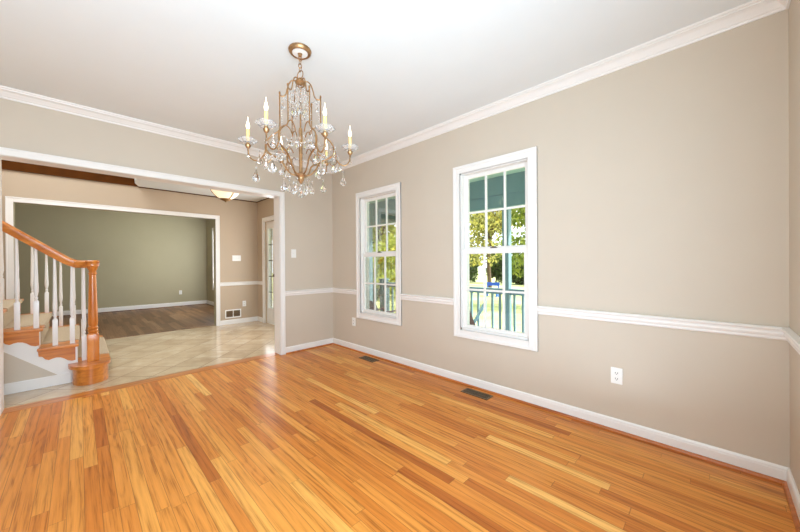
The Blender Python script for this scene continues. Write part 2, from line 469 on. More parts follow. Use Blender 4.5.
# lower foyer ceiling with a shaped end, open stair well to its left
prof = [(XF, -1.955), (XF+0.24, -2.03), (XF+0.50, -2.06), (XF+0.62, -2.03), (XF+0.74, -1.99), (-0.165, -1.99), (-0.165, 0.0), (XF, 0.0)]
struct(MB().prism(prof, 2, HF, 2.85).build('ceiling_foyer', M['ceil']))
struct(MB().box(XF-0.12, -0.05, -4.6, 0.14, 3.75, 3.85).box(XF-0.1, -0.05, 0.0, 0.14, 2.75, 3.75).build('ceiling_stair', M['ceil']))
struct(MB().box(XF, XF+0.025, -4.5, -1.96, HF-0.002, 2.95).build('trim_3', M['brown']), 'dark brown board standing in for the shaded wall above the foyer opening')  # board added so the shaded upper wall reads dark brown
struct(MB().box(XF, XF+0.012, -1.96, 0.0, HF-0.016, HF).box(XF, -0.165, -0.012, 0.0, HF-0.012, HF).build('trim_4', M['brown']))  # thin strips continuing that painted dark band under the ceiling

# casings ------------------------------------------------------------
def casing_x(mb, xf, sgn, y0, y1, z0, z1, wd, th, bottom=False):
    """picture-frame casing on a wall plane x=xf projecting sgn*th around the opening y0..y1"""
    a, b = xf, xf+sgn*th
    mb.box(a, b, y0-wd, y0, z0, z1+wd, 0.004); mb.box(a, b, y1, y1+wd, z0, z1+wd, 0.004); mb.box(a, b, y0, y1, z1, z1+wd, 0.004)
    c = xf+sgn*(th+0.006)
    mb.box(a, c, y0-wd, y0-wd+0.016, z0, z1+wd, 0.003); mb.box(a, c, y1+wd-0.016, y1+wd, z0, z1+wd, 0.003)
    mb.box(a, c, y0-wd+0.016, y1+wd-0.016, z1+wd-0.016, z1+wd, 0.003)
mb = MB()
casing_x(mb, 0.0, 1, OP1[0], OP1[1], 0.0, OP1[3]-0.004, 0.06, 0.016)
casing_x(mb, -0.165, -1, OP1[0], OP1[1], 0.0, OP1[3]-0.004, 0.06, 0.016)
mb.box(-0.165, 0.0, OP1[1]-0.004, OP1[1]+0.02, 0, OP1[3]); mb.box(-0.165, 0.0, OP1[0]-0.02, OP1[0]+0.004, 0, OP1[3])
mb.box(-0.165, 0.0, OP1[0], OP1[1], OP1[3]-0.006, OP1[3]+0.02)
struct(mb.build('trim_5', M['white']), 'white casing of the wide opening into the foyer')
mb = MB()
casing_x(mb, XF, 1, OP2[0], OP2[1], 0.0, OP2[3]-0.004, 0.07, 0.016)
casing_x(mb, XF-0.12, -1, OP2[0], OP2[1], 0.0, OP2[3]-0.004, 0.07, 0.016)
struct(mb.build('trim_6', M['white']), 'white casing of the opening into the living room')
mb = MB()
mb.box(XF-0.12, XF, OP2[1]-0.003, OP2[1]+0.01, 0, OP2[3]); mb.box(XF-0.12, XF, OP2[0]-0.01, OP2[0]+0.003, 0, OP2[3])
mb.box(XF-0.12, XF, OP2[0], OP2[1], OP2[3]-0.005, OP2[3]+0.01)
struct(mb.build('trim_7', M['sage']))

# mouldings ----------------------------------------------------------
CROWN = [(0, 2.545), (0.010, 2.545), (0.013, 2.552), (0.013, 2.558), (0.020, 2.562), (0.030, 2.574), (0.046, 2.590), (0.060, 2.597), (0.068, 2.599), (0.070, 2.606), (0.080, 2.609), (0.082, 2.62), (0, 2.62)]
RAIL = [(0, 0.771), (0.008, 0.771), (0.014, 0.778), (0.014, 0.790), (0.019, 0.797), (0.022, 0.806), (0.019, 0.814), (0.020, 0.822), (0.030, 0.829), (0.032, 0.836), (0.028, 0.842), (0, 0.842)]
BASE = [(0, 0.0), (0.013, 0.0), (0.013, 0.066), (0.011, 0.072), (0.012, 0.077), (0.009, 0.084), (0.004, 0.089), (0, 0.089)]
SHOE = [(0.012, 0.0), (0.030, 0.0), (0.029, 0.007), (0.025, 0.013), (0.019, 0.017), (0.012, 0.018)]
def seg_path(wall, a, b, ma=None, mb_=None):
    """wall 'R': y=0 facing -y, 'L': x=0 facing +x, 'N': x=X1 facing -x, 'B': y=YL facing +y; ma/mb_ = +1/-1 mitre direction"""
    def pt(t, mi):
        def fn(o):
            tt = t+(mi or 0)*o
            return {'R': (tt, -o), 'L': (o, tt), 'N': (X1-o, tt), 'B': (tt, YL+o)}[wall]
        return fn
    return [pt(a, ma), pt(b, mb_)]
def corner_run(pts_fns): return pts_fns
# crown runs right round the room
ring = [lambda o: (o, YL+o), lambda o: (o, -o), lambda o: (X1-o, -o), lambda o: (X1-o, YL+o), lambda o: (o, YL+o)]
struct(MB().sweep2d(CROWN, ring).build('trim_8', M['white']), 'white crown moulding around the dining room')
cas = 0.075
def runs(prof, name, material, gaps_R, op=True):
    mb = MB()
    edges = [0.0]
    xs = [lambda o: (o, OP1[1]+0.06 if op else 0), lambda o: (o, -o)]
    # left wall stub + right wall up to first gap
    first = gaps_R[0][0] if gaps_R else None
    path = [lambda o: (o, OP1[1]+0.06), lambda o: (o, -o)]
    if first is not None:
        mb.sweep2d(prof, path+[lambda o, a=first: (a, -o)])
        for (a0, a1), (b0, b1) in zip(gaps_R, gaps_R[1:]):
            mb.sweep2d(prof, [lambda o, a=a1: (a, -o), lambda o, b=b0: (b, -o)])
        last = gaps_R[-1][1]
        mb.sweep2d(prof, [lambda o, a=last: (a, -o), lambda o: (X1-o, -o), lambda o: (X1-o, YL+o), lambda o: (o, YL+o), lambda o: (o, OP1[0]-0.06)])
    else:
        mb.sweep2d(prof, path+[lambda o: (X1-o, -o), lambda o: (X1-o, YL+o), lambda o: (o, YL+o), lambda o: (o, OP1[0]-0.06)])
    return struct(mb.build(name, material))
runs(RAIL, 'trim_9', M['white'], [(W1[0]-cas-0.002, W1[1]+cas+0.002), (W2[0]-cas-0.002, W2[1]+cas+0.002)])['label'] = 'white chair rail around the dining room'
runs(BASE, 'baseboard_dining', M['white'], [])
runs(SHOE, 'trim_10', M['shoe'], [])['label'] = 'oak shoe moulding along the dining baseboard'
# foyer: far wall from opening casing to the corner, then the entry wall to its casing
fo = [lambda o: (XF+o, OP2[1]+0.07), lambda o: (XF+o, -o), lambda o: (ENT[0]-0.09, -o)]
struct(MB().sweep2d(RAIL, fo).build('trim_11', M['white']))
struct(MB().sweep2d(BASE, fo).sweep2d(BASE, [lambda o: (XF+o, -4.5), lambda o: (XF+o, OP2[0]-0.07)]).build('baseboard_foyer', M['white']))
lv = [lambda o: (-6.9+o, -5.2), lambda o: (-6.9+o, 0.05-o), lambda o: (XF-0.12, 0.05-o)]
struct(MB().sweep2d([(o, z*1.35) for o, z in BASE], lv).build('baseboard_living', M['white']))
struct(MB().sweep2d(SHOE, lv).build('trim_12', M['livfloor']))

# ------------------------------------------------------------------ windows
def make_window(name, W):
    x0, x1, z0, z1 = W
    root = bpy.data.objects.new(name, None); COL.objects.link(root); root.location = (x0, 0, z0); struct(root)
    w_, h = x1-x0, z1-z0
    mb = MB(); c = cas
    for th, i0, i1 in ((0.013, 0.0, c), (0.020, c-0.026, c), (0.017, 0.0, 0.014)):
        mb.box(-i1, -i0, -th, 0, -i1, h+i1, 0.003); mb.box(w_+i0, w_+i1, -th, 0, -i1, h+i1, 0.003)
        mb.box(-i0, w_+i0, -th, 0, h+i0, h+i1, 0.003); mb.box(-i0, w_+i0, -th, 0, -i1, -i0, 0.003)
    mb.build('window_casing', M['white'], root)
    mb = MB()   # jamb liner and sloped sill
    mb.box(0, 0.012, 0, 0.14, 0, h); mb.box(w_-0.012, w_, 0, 0.14, 0, h); mb.box(0, w_, 0, 0.14, h-0.012, h); mb.box(0, w_, 0, 0.14, 0, 0.020)
    mb.box(0.012, 0.03, 0.090, 0.105, 0.02, h-0.012); mb.box(w_-0.03, w_-0.012, 0.090, 0.105, 0.02, h-0.012)
    mb.build('window_jamb', M['vinyl'], root)
    zm = 1.318-z0
    def sash(nm, ya, yb, za, zb, bot, top, side):
        mb = MB(); a, b = 0.012, w_-0.012
        mb.box(a, a+side, ya, yb, za, zb, 0.003); mb.box(b-side, b, ya, yb, za, zb, 0.003)
        mb.box(a+side, b-side, ya, yb, za, za+bot, 0.003); mb.box(a+side, b-side, ya, yb, zb-top, zb, 0.003)
        o = mb.build(nm, M['vinyl'], root)
        ga, gb, gz0, gz1 = a+side, b-side, za+bot, zb-top
        ym = (ya+yb)/2
        mb = MB()
        for k in (1, 2):
            xx = ga+(gb-ga)*k/3; mb.box(xx-0.009, xx+0.009, ym-0.008, ym+0.008, gz0, gz1)
        zz = (gz0+gz1)/2; mb.box(ga, gb, ym-0.007, ym+0.007, zz-0.009, zz+0.009)
        mb.build('window_grille', M['vinyl'], o)
        MB().box(ga, gb, ym-0.002, ym+0.002, gz0, gz1).build('window_pane', M['pane'], o)
        return o
    sash('upper_sash', 0.058, 0.086, zm-0.01, h-0.012, 0.045, 0.036, 0.042)
    sash('lower_sash', 0.024, 0.052, 0.020, zm+0.018, 0.030, 0.050, 0.040)
    lat = MB().box(w_/2-0.03, w_/2+0.03, 0.022, 0.05, zm+0.018, zm+0.026, 0.003).box(w_/2-0.008, w_/2+0.03, 0.012, 0.03, zm+0.022, zm+0.034, 0.003)
    lat.build('sash_lock', M['steel'], root)['label'] = 'dark metal sash lock'
    return root
make_window('window_1', W1); make_window('window_2', W2)
# living room window
x0, x1, z0, z1 = W3
root = bpy.data.objects.new('window_3', None); COL.objects.link(root); root.location = (x0, 0.05, z0); struct(root)
mb = MB(); w_, h = x1-x0, z1-z0; c = 0.09
mb.box(-c, 0, -0.03, 0, -c, h+c, 0.004).box(w_, w_+c, -0.03, 0, -c, h+c, 0.004).box(0, w_, -0.03, 0, h, h+c, 0.004).box(0, w_, -0.03, 0, -c, 0, 0.004)
mb.build('window_casing', M['white'], root)
mb = MB(); mb.box(0, 0.05, 0.02, 0.05, 0, h).box(w_-0.05, w_, 0.02, 0.05, 0, h).box(0, w_, 0.02, 0.05, 0, 0.05).box(0, w_, 0.02, 0.05, h-0.05, h).box(0, w_, 0.02, 0.05, h/2-0.03, h/2+0.03)
mb.build('window_frame', M['vinyl'], root)
MB().box(0.05, w_-0.05, 0.033, 0.037, 0.05, h-0.05).build('window_pane', M['pane'], root)

# ------------------------------------------------------------------ entry door with sidelights
ex0, ex1, ez1 = ENT[0], ENT[1], ENT[3]
mb = MB(); c = 0.085
mb.box(ex0-c, ex0, -0.018, 0, 0, ez1+c, 0.004).box(ex1, ex1+c, -0.018, 0, 0, ez1+c, 0.004).box(ex0, ex1, -0.018, 0, ez1, ez1+c, 0.004)
mb.box(ex0-c, ex0-c+0.02, -0.026, 0, 0, ez1+c, 0.003).box(ex0-c, ex1+c, -0.026, 0, ez1+c-0.02, ez1+c, 0.003)
struct(mb.build('trim_13', M['white']), 'white casing of the front entry')
def sidelight(name, a, b):
    root = bpy.data.objects.new(name, None); COL.objects.link(root); root.location = (a, 0.03, 0); struct(root)
    w_ = b-a; ga, gb, gz0, gz1 = 0.075, w_-0.075, 0.31, 1.915
    mb = MB(); mb.box(0, ga, 0, 0.05, 0.0, ez1).box(gb, w_, 0, 0.05, 0.0, ez1).box(ga, gb, 0, 0.05, gz1, ez1).box(ga, gb, 0, 0.05, 0.0, gz0)
    mb.box(ga-0.012, ga, -0.008, 0, gz0-0.012, gz1+0.012).box(gb, gb+0.012, -0.008, 0, gz0-0.012, gz1+0.012)
    mb.box(ga+0.01, gb-0.01, -0.006, 0, 0.06, gz0-0.06, 0.004)
    mb.build('sidelight_frame', M['vinyl'], root)
    mb = MB()
    for k in range(1, 5):
        zz = gz0+(gz1-gz0)*k/5; mb.box(ga, gb, 0.015, 0.035, zz-0.008, zz+0.008)
    mb.build('sidelight_grille', M['steel'], root)
    MB().box(ga, gb, 0.023, 0.027, gz0, gz1).build('window_pane', M['pane'], root)
sidelight('window_4', ex0, -2.075); sidelight('window_5', -0.925, ex1)
root = bpy.data.objects.new('door_1', None); COL.objects.link(root); root.location = (-2.06, 0.03, 0); struct(root)
mb = MB(); dw = 1.12; mb.box(0.0, dw, 0.0, 0.045, 0.01, ez1-0.005)
for px in (0.13, 0.62):
    for z0_, z1_ in ((0.22, 0.75), (0.9, 1.45), (1.58, 1.9)): mb.box(px, px+0.37, -0.012, 0, z0_, z1_, 0.008)
mb.build('door_leaf', M['white'], root)
MB().lathe([(0.0, 0), (0.028, 0), (0.028, 0.006), (0.01, 0.01), (0.01, 0.035), (0.026, 0.042), (0.03, 0.055), (0.022, 0.068), (0, 0.072)], 16, mtx=Matrix.Translation((0.06, 0, 0.98)) @ Matrix.Rotation(R(90), 4, 'X')).build('door_handle', M['steel'], root, True)

# ------------------------------------------------------------------ staircase
RISE, RUN = 0.195, 0.2465
XS, XE = -0.63, -2.20           # near and far side faces
st = thing('staircase', 'oak and white painted staircase with beige carpet runner rising left behind the cased opening', 'staircase', (XS, -2.6, 0))
def SB(): return MB()
O = Vector((-XS, 2.6, 0))        # local offset
def bld(mb, name, m_, smooth=False, parent=st):
    bmesh.ops.translate(mb.bm, vec=O, verts=mb.bm.verts)
    return mb.build(name, m_, parent, smooth)
N = 7
RY = lambda k: -2.711-(k-2)*RUN          # riser plane y of step k (k>=2)
# starting step: bullnose
def bull(rad, flat_y0, flat_y1, cx, cy, xfar, z0, z1, bev=0.0):
    pts = []
    for k in range(25):
        a = math.pi/2 - math.pi*k/24
        pts.append((cx+rad*math.cos(a)*1.25, cy+rad*math.sin(a)))
    pts = pts + [(xfar, cy-rad), (xfar, cy+rad)]
    mb = MB(); mb.prism(pts, 2, z0, z1); return mb
bld(bull(0.135, 0, 0, -0.56, -2.595, XE, 0.0, RISE-0.03), 'riser', M['oak'], True)
bld(bull(0.122, 0, 0, -0.56, -2.595, XE, 0.122, RISE-0.02), 'cove_moulding', M['oak'], True)
tr1 = bull(0.158, 0, 0, -0.56, -2.60, XE-0.02, RISE-0.030, RISE)
es = [e for e in tr1.bm.edges if abs(e.verts[0].co.z-e.verts[1].co.z) < 1e-5 and not e.verts[0].co.x < -1.5]
bmesh.ops.bevel(tr1.bm, geom=es, offset=0.009, segments=2, affect='EDGES')
bld(tr1, 'tread', M['oak'], True)
for k in range(2, N+1):
    z = RISE*k; y = RY(k)
    bld(MB().box(XS-0.01, XE+0.01, y-0.018, y, z-RISE, z-0.028), 'riser', M['white'])
    t = MB().box(XS+0.032, XE-0.032, y-RUN-0.01, y+0.030, z-0.028, z, 0.008)
    bld(t, 'tread', M['oak'])
    # scrolled bracket on the near and far stringers under each tread return
    for sx, s2 in ((XS, 1), (XE, -1)):
        zt = z-0.028
        L = RUN+0.01
        outl = [(y+0.004, zt), (y+0.004, zt-0.135), (y-0.02, zt-0.140), (y-0.05, zt-0.128), (y-0.075, zt-0.104), (y-0.10, zt-0.088), (y-0.13, zt-0.083),
                (y-0.155, zt-0.088), (y-0.18, zt-0.098), (y-0.205, zt-0.085), (y-0.222, zt-0.058), (y-L+0.01, zt-0.05), (y-L+0.005, zt)]
        bld(MB().prism(outl, 0, sx, sx+s2*0.012), 'stair_bracket', M['oak'])
    # stringer fill blocks (closed side)
ys_, ye_ = -2.711, RY(N)-RUN
for sx, s2 in ((XS, -1), (XE, 1)):
    pts = [(ys_+0.02, 0.0)]
    pts.append((ys_+0.02, RISE*2-0.03))
    for k in range(2, N+1):
        pts.append((RY(k+1)+0.0, RISE*k-0.03)); pts.append((RY(k+1)+0.0, RISE*(k+1)-0.03)) if k < N else None
    pts.append((ye_, 0.0))
    o = bld(MB().prism(pts, 0, sx-0.001*s2, sx+s2*0.03), 'stringer', M['white'])
# recessed-look wall panel under stringer (beige triangle) and white base
tri = [(-2.835, 0.103), (-3.153, 0.103), (-4.45, 0.103), (-4.45, 1.39), (-3.155, 0.385)]
bld(MB().prism(tri, 0, XS+0.001, XS+0.004), 'side_panel', M['wall'])['label'] = 'beige triangular panel'
bld(MB().box(XS, XS+0.013, -4.45, -2.74, 0.0, 0.098, 0.003), 'stair_baseboard', M['white'])
# carpet runner following the steps
CX0, CX1 = -0.85, -1.98
cp = [(-2.443, RISE-0.03), (-2.438, RISE+0.002), (-2.446, RISE+0.007)]
for k in range(2, N+1):
    y = RY(k); z = RISE*k
    cp += [(y+0.008, RISE*(k-1)+0.009), (y+0.010, z-0.033), (y+0.036, z-0.030), (y+0.038, z-0.004), (y+0.030, z+0.009)]
cp += [(ye_, RISE*N+0.009)]
low = [(ye_, RISE*N-0.01)]
for k in range(N, 1, -1):
    y = RY(k); z = RISE*k
    low += [(y-0.004, z-0.012), (y-0.008, RISE*(k-1)-0.012)]
low += [(-2.47, RISE-0.012), (-2.45, RISE-0.03)]
bld(MB().prism([(-2.452, 0.01), (-2.446, 0.01)]+cp+low, 0, CX0, CX1), 'carpet_runner', M['carpet'])
# newel
NX, NY = -0.60, -2.575
nb = MB().box(NX-0.046, NX+0.046, NY-0.046, NY+0.046, RISE, 0.475, 0.004)
nb.lathe([(0.046, 0.475), (0.040, 0.485), (0.034, 0.492), (0.041, 0.502), (0.043, 0.512), (0.036, 0.522), (0.041, 0.533), (0.042, 0.545), (0.034, 0.556), (0.037, 0.57), (0.040, 0.60),
          (0.039, 0.66), (0.035, 0.85), (0.030, 1.05), (0.028, 1.10), (0.034, 1.108), (0.034, 1.118), (0.028, 1.126), (0.030, 1.145), (0.040, 1.165), (0.044, 1.18)], 20, c=(NX, NY, 0))
bld(nb, 'newel_post', M['oakv'], True)
bld(MB().lathe([(0, 1.178), (0.040, 1.178), (0.052, 1.190), (0.054, 1.21), (0.050, 1.222), (0.057, 1.230), (0.058, 1.243), (0.048, 1.252), (0, 1.253)], 24, c=(NX, NY, 0)), 'newel_cap', M['oakv'], True)
# handrails
def handrail(xr, xn):
    cl = [(xn, NY-0.03, 1.212), (xn*0.4+xr*0.6, NY-0.09, 1.212), (xr, -2.70, 1.218), (xr, -2.76, 1.246), (xr, -2.84, 1.307), (xr, -2.95, 1.394), (xr, -3.16, 1.560), (xr, -3.6, 1.908), (xr, -4.3, 2.461)]
    pts = catmull([Vector(p) for p in cl], 6)
    prof = [(a_*1.12, b_*1.18) for a_, b_ in [(-0.022, -0.032), (0.022, -0.032), (0.026, -0.012), (0.033, 0.004), (0.031, 0.020), (0.018, 0.031), (0, 0.035), (-0.018, 0.031), (-0.031, 0.020), (-0.033, 0.004), (-0.026, -0.012)]]
    mb = MB(); rings = []
    for i, p in enumerate(pts):
        t = (pts[min(i+1, len(pts)-1)]-pts[max(i-1, 0)]).normalized()
        side = t.cross(Vector((0, 0, 1))).normalized(); upv = side.cross(t)
        rings.append([mb.bm.verts.new(p+side*a+upv*b) for a, b in prof])
    for A, B in zip(rings, rings[1:]):
        for k in range(len(prof)): mb.bm.faces.new((A[k], A[(k+1) % len(prof)], B[(k+1) % len(prof)], B[k]))
    mb.bm.faces.new(rings[0][::-1]); mb.bm.faces.new(rings[-1])
    bld(mb, 'handrail', M['oak'], True)
    return pts
XR, XR2 = -0.69, -2.13
path = handrail(XR, NX)
handrail(XR2, -2.16)
def rail_z(y):
    for a, b in zip(path, path[1:]):
        if b.y <= y <= a.y: return a.z+(b.z-a.z)*(y-a.y)/(b.y-a.y)-0.03
    return 1.18
def baluster(x, y, zb):
    zt = rail_z(y)+0.004; h = zt-zb; s = 0.0185; sq = 0.26
    mb = MB().box(x-s, x+s, y-s, y+s, zb, zb+sq, 0.002)
    mb.lathe([(s, sq), (0.012, sq+0.012), (0.009, sq+0.02), (0.014, sq+0.03), (0.014, sq+0.038), (0.009, sq+0.048), (0.012, sq+0.06), (0.0185, sq+0.10), (0.0188, sq+0.14),
              (0.0165, sq+0.2), (0.012, h-0.1), (0.011, h)], 10, c=(x, y, zb))
    bld(mb, 'baluster', M['white'], True)
for xr in (XR, XR2):
    baluster(xr, -2.642, RISE)
    for k in range(2, N+1):
        for dy in (0.017, 0.138): baluster(xr, RY(k)-dy, RISE*k)
# far newel
nb = MB().box(-2.205, -2.115, NY-0.045, NY+0.045, RISE, 0.475, 0.004).lathe([(0.046, 0.475), (0.034, 0.492), (0.043, 0.51), (0.036, 0.522), (0.042, 0.54), (0.034, 0.556), (0.040, 0.60), (0.035, 0.85), (0.028, 1.10), (0.044, 1.18), (0.057, 1.23), (0.05, 1.252), (0, 1.253)], 20, c=(-2.16, NY, 0))

nb.bm.free()

# ------------------------------------------------------------------ chandelier
CX, CY = 2.117, -1.634
ch = thing('chandelier', 'antique gold six-candle chandelier hung with crystal drops from the dining room ceiling', 'chandelier', (CX, CY, 0))
def cb(mb, name, m_, smooth=True, parent=ch, label=None):
    o = mb.build(name, m_, parent, smooth)
    if label: o['label'] = label
    return o
def pol(a, r, z): return Vector((r*math.cos(a), r*math.sin(a), z))
cb(MB().lathe([(0, 2.588), (0.014, 2.588), (0.018, 2.596), (0.050, 2.598), (0.052, 2.594), (0.062, 2.592), (0.071, 2.600), (0.074, 2.612), (0.070, H), (0, H)], 28), 'canopy', M['gold'])
cb(MB().lathe([(0.010, 2.590), (0.049, 2.594), (0.049, 2.599), (0.010, 2.599)], 28), 'canopy_plate', M['plate'], label='pale inner disc of the canopy')
mb = MB()
mb.lathe([(0.003, 2.57), (0.012, 2.575), (0.012, 2.586), (0.003, 2.59)], 10)
zz = 2.572; k = 0
while zz > 2.495:
    pts = [(0.0105*math.cos(a)*(1 if k % 2 else 0.15), 0.0105*math.cos(a)*(0.15 if k % 2 else 1), zz-0.012+0.017*math.sin(a)) for a in [2*math.pi*i/10 for i in range(10)]]
    mb.tube(pts, 0.0026, 6, closed=True); zz -= 0.024; k += 1
cb(mb, 'chain', M['gold'])
mb = MB(); mb.tube([(0.026*math.cos(a), 0.006*math.cos(a), 2.452+0.028*math.sin(a)) for a in [2*math.pi*i/20 for i in range(20)]], 0.0032, 6, closed=True)
cb(mb, 'hanging_ring', M['gold'])
cb(MB().lathe([(0, 2.435), (0.008, 2.432), (0.010, 2.42), (0.024, 2.418), (0.032, 2.408), (0.032, 2.396), (0.026, 2.39), (0.026, 2.380), (0.016, 2.372), (0, 2.37)], 20), 'top_hub', M['gold'])
cb(MB().lathe([(0.0, 2.372), (0.0055, 2.372), (0.0055, 2.10), (0.011, 2.098), (0.0125, 2.08), (0.0115, 1.81), (0.016, 1.80), (0, 1.795)], 14), 'centre_column', M['gold'])
cb(MB().lathe([(0, 1.815), (0.010, 1.812), (0.018, 1.803), (0.034, 1.793), (0.036, 1.784), (0.024, 1.776), (0.020, 1.764), (0.022, 1.756), (0.013, 1.746), (0.009, 1.736), (0, 1.730)], 20), 'bottom_hub', M['gold'])

def drop_mesh(L, rmax):
    mb = MB(); mb.lathe([(0, 0), (rmax*0.18, -L*0.10), (rmax*0.42, -L*0.40), (rmax*0.95, -L*0.72), (rmax*0.8, -L*0.88), (0, -L)], 8)
    mb.lathe([(0, 0.020), (0.007, 0.013), (0.007, 0.007), (0, 0.001)], 6)
    mb.lathe([(0.0, 0.034), (0.001, 0.033), (0.001, 0.0), (0.0, -0.001)], 4)
    bmesh.ops.scale(mb.bm, vec=(1, 0.8, 1), verts=mb.bm.verts)
    bmesh.ops.recalc_face_normals(mb.bm, faces=mb.bm.faces)
    me = bpy.data.meshes.new('crystal_drop'); mb.bm.to_mesh(me); mb.bm.free(); me.materials.append(M['crystal']); return me
D_BIG, D_MID, D_SML = drop_mesh(0.086, 0.027), drop_mesh(0.072, 0.022), drop_mesh(0.045, 0.013)
def drop(me, p, parent=ch):
    o = bpy.data.objects.new('crystal_drop', me); COL.objects.link(o); o.parent = parent; o.location = p
    o.rotation_euler = (0, 0, random.uniform(0, 3)); return o
A0 = R(-63)
for i in range(6):
    a = A0+i*R(60)
    # upright frame rod with ogee shoulder
    mb = MB()
    mb.tube([pol(a, .022, 2.405), pol(a, .045, 2.412), pol(a, .068, 2.392), pol(a, .082, 2.352), pol(a, .090, 2.318), pol(a, .106, 2.300), pol(a, .124, 2.302), pol(a, .130, 2.318)], 0.0042, 6, 5)
    mb.tube([pol(a, .130, 2.322), pol(a, .130, 2.20), pol(a, .130, 2.10), pol(a, .140, 2.068), pol(a, .168, 2.046), pol(a, .196, 2.020), pol(a, .213, 1.985), pol(a, .216, 1.945)], 0.0048, 6, 5)
    mb.tube([pol(a, .130, 2.085), pol(a, .112, 2.106), pol(a, .086, 2.108), pol(a, .064, 2.085), pol(a, .056, 2.06)], 0.0036, 6, 5)
    mb.lathe([(0.0, 2.332), (0.006, 2.326), (0.0065, 2.316), (0.0, 2.310)], 8, c=tuple(pol(a, .130, 0)))
    cb(mb, 'frame_rod', M['gold'])
    # lower bow from the arm joint down to the bottom hub
    mb = MB()
    mb.tube([pol(a, .214, 1.99), pol(a, .216, 1.945), pol(a, .190, 1.915), pol(a, .150, 1.897), pol(a, .118, 1.872), pol(a, .100, 1.838), pol(a, .075, 1.805), pol(a, .045, 1.788), pol(a, .015, 1.792)], [0.008, 0.0065, 0.0055, 0.005], 6, 5)
    mb.tube([pol(a, .150, 1.897), pol(a, .13, 1.925), pol(a, .10, 1.93), pol(a, .078, 1.91)], 0.003, 6, 4)
    cb(mb, 'lower_bow', M['gold'])
    arm = MB()
    arm.tube([pol(a, .214, 1.968), pol(a, .222, 1.925), pol(a, .245, 1.886), pol(a, .277, 1.868), pol(a, .306, 1.880), pol(a, .321, 1.908), pol(a, .324, 1.948)], 0.0048, 6, 6)
    arm.tube([pol(a, .236, 1.90), pol(a, .226, 1.872), pol(a, .20, 1.862), pol(a, .186, 1.886)], 0.003, 6, 4)
    arm.lathe([(0, 1.944), (0.009, 1.944), (0.017, 1.956), (0.018, 1.966), (0.011, 1.972), (0.011, 1.984), (0, 1.984)], 14, c=tuple(pol(a, .324, 0)))
    am = cb(arm, 'arm', M['gold'])
    p = tuple(pol(a, .324, 0))
    # scalloped crystal drip dish
    dish = MB(); rings = []
    for r_, z_ in ((0.010, 1.974), (0.030, 1.975), (0.046, 1.985), (0.055, 1.996), (0.054, 2.000), (0.044, 1.990), (0.030, 1.981), (0.010, 1.980)):
        rings.append([dish.bm.verts.new((p[0]+r_*(1+(0.10 if j % 4 < 2 else -0.04)*(r_/0.055))*math.cos(2*math.pi*j/24), p[1]+r_*(1+(0.10 if j % 4 < 2 else -0.04)*(r_/0.055))*math.sin(2*math.pi*j/24), z_)) for j in range(24)])
    for A, B in zip(rings, rings[1:]+rings[:1]):
        for j in range(24): dish.bm.faces.new((A[j], A[(j+1) % 24], B[(j+1) % 24], B[j]))
    dish.build('drip_dish', M['dish'], am)
    MB().lathe([(0, 1.98), (0.011, 1.98), (0.0115, 2.0), (0.0108, 2.066), (0, 2.068)], 14, c=p).build('candle_sleeve', M['candle'], am, True)
    MB().lathe([(0, 2.066), (0.006, 2.069), (0.0105, 2.080), (0.0108, 2.090), (0.007, 2.106), (0.0028, 2.124), (0.0012, 2.142), (0, 2.148)], 12, c=p).build('flame_bulb', M['bulb'], am, True)
    # drops
    drop(D_BIG, pol(a, .277, 1.815)); drop(D_MID, pol(a, .216, 1.885)); drop(D_MID, pol(a+R(7), .250, 1.905)); 
    drop(D_SML, pol(a, .324, 1.925)); drop(D_MID, pol(a+R(-9), .225, 1.965))
    drop(D_MID, pol(a+R(15), .072, 1.738))
    drop(D_SML, pol(a, .056, 2.02)); drop(D_SML, pol(a+R(30), .09, 1.99)); drop(D_MID, pol(a+R(20), .045, 2.24)); drop(D_SML, pol(a+R(40), .06, 2.28)); drop(D_SML, pol(a, .108, 2.26))
    # bead strings, each strung on its own wire
    def strand(qs, r_=0.0058):
        bs = MB(); bs.tube(qs, 0.0009, 4)
        for q in qs: bs.lathe([(0, r_), (r_*0.8, r_*0.5), (r_*0.8, -r_*0.5), (0, -r_)], 6, c=tuple(q))
        bs.build('bead_string', M['crystal'], ch)
    q1, q2 = [], []
    for j in range(11):
        t = j/10; q = pol(a, .030+.084*t, 2.365-.065*t-0.05*math.sin(math.pi*t)); q1.append(q)
        q = pol(a, .205, 1.99).lerp(pol(a+R(60), .205, 1.99), t); q.z -= 0.055*math.sin(math.pi*t); q2.append(q)
    strand(q1); strand(q2)
    strand([pol(a+R(30), .030, 2.36-j*0.0125) for j in range(12)])
    strand([pol(a, .118, 2.27-j*0.017) for j in range(10)], 0.005)
drop(drop_mesh(0.066, 0.028), (0, 0, 1.705))

# ------------------------------------------------------------------ foyer ceiling light
fx, fy = -1.45, -1.03
fl = thing('ceiling_light', 'bronze and alabaster bowl ceiling light in the foyer', 'ceiling light', (fx, fy, 0))
MB().lathe([(0, HF), (0.075, HF), (0.075, HF-0.015), (0.03, HF-0.03), (0.012, HF-0.04), (0.012, 2.20), (0, 2.20)], 20).build('canopy', M['bronze'], fl, True)
bowl = MB().lathe([(0.012, 2.222), (0.06, 2.228), (0.12, 2.262), (0.17, 2.310), (0.205, 2.362), (0.215, 2.385), (0.210, 2.385), (0.198, 2.362), (0.163, 2.316), (0.115, 2.270), (0.055, 2.238), (0.012, 2.232)], 32)
bowl.build('glass_bowl', M['bowl'], fl, True)
MB().lathe([(0, 2.185), (0.008, 2.19), (0.012, 2.20), (0.03, 2.206), (0.075, 2.226), (0.085, 2.238), (0.07, 2.238), (0.03, 2.226), (0, 2.224)], 24).build('finial', M['bronze'], fl, True)
mb = MB()
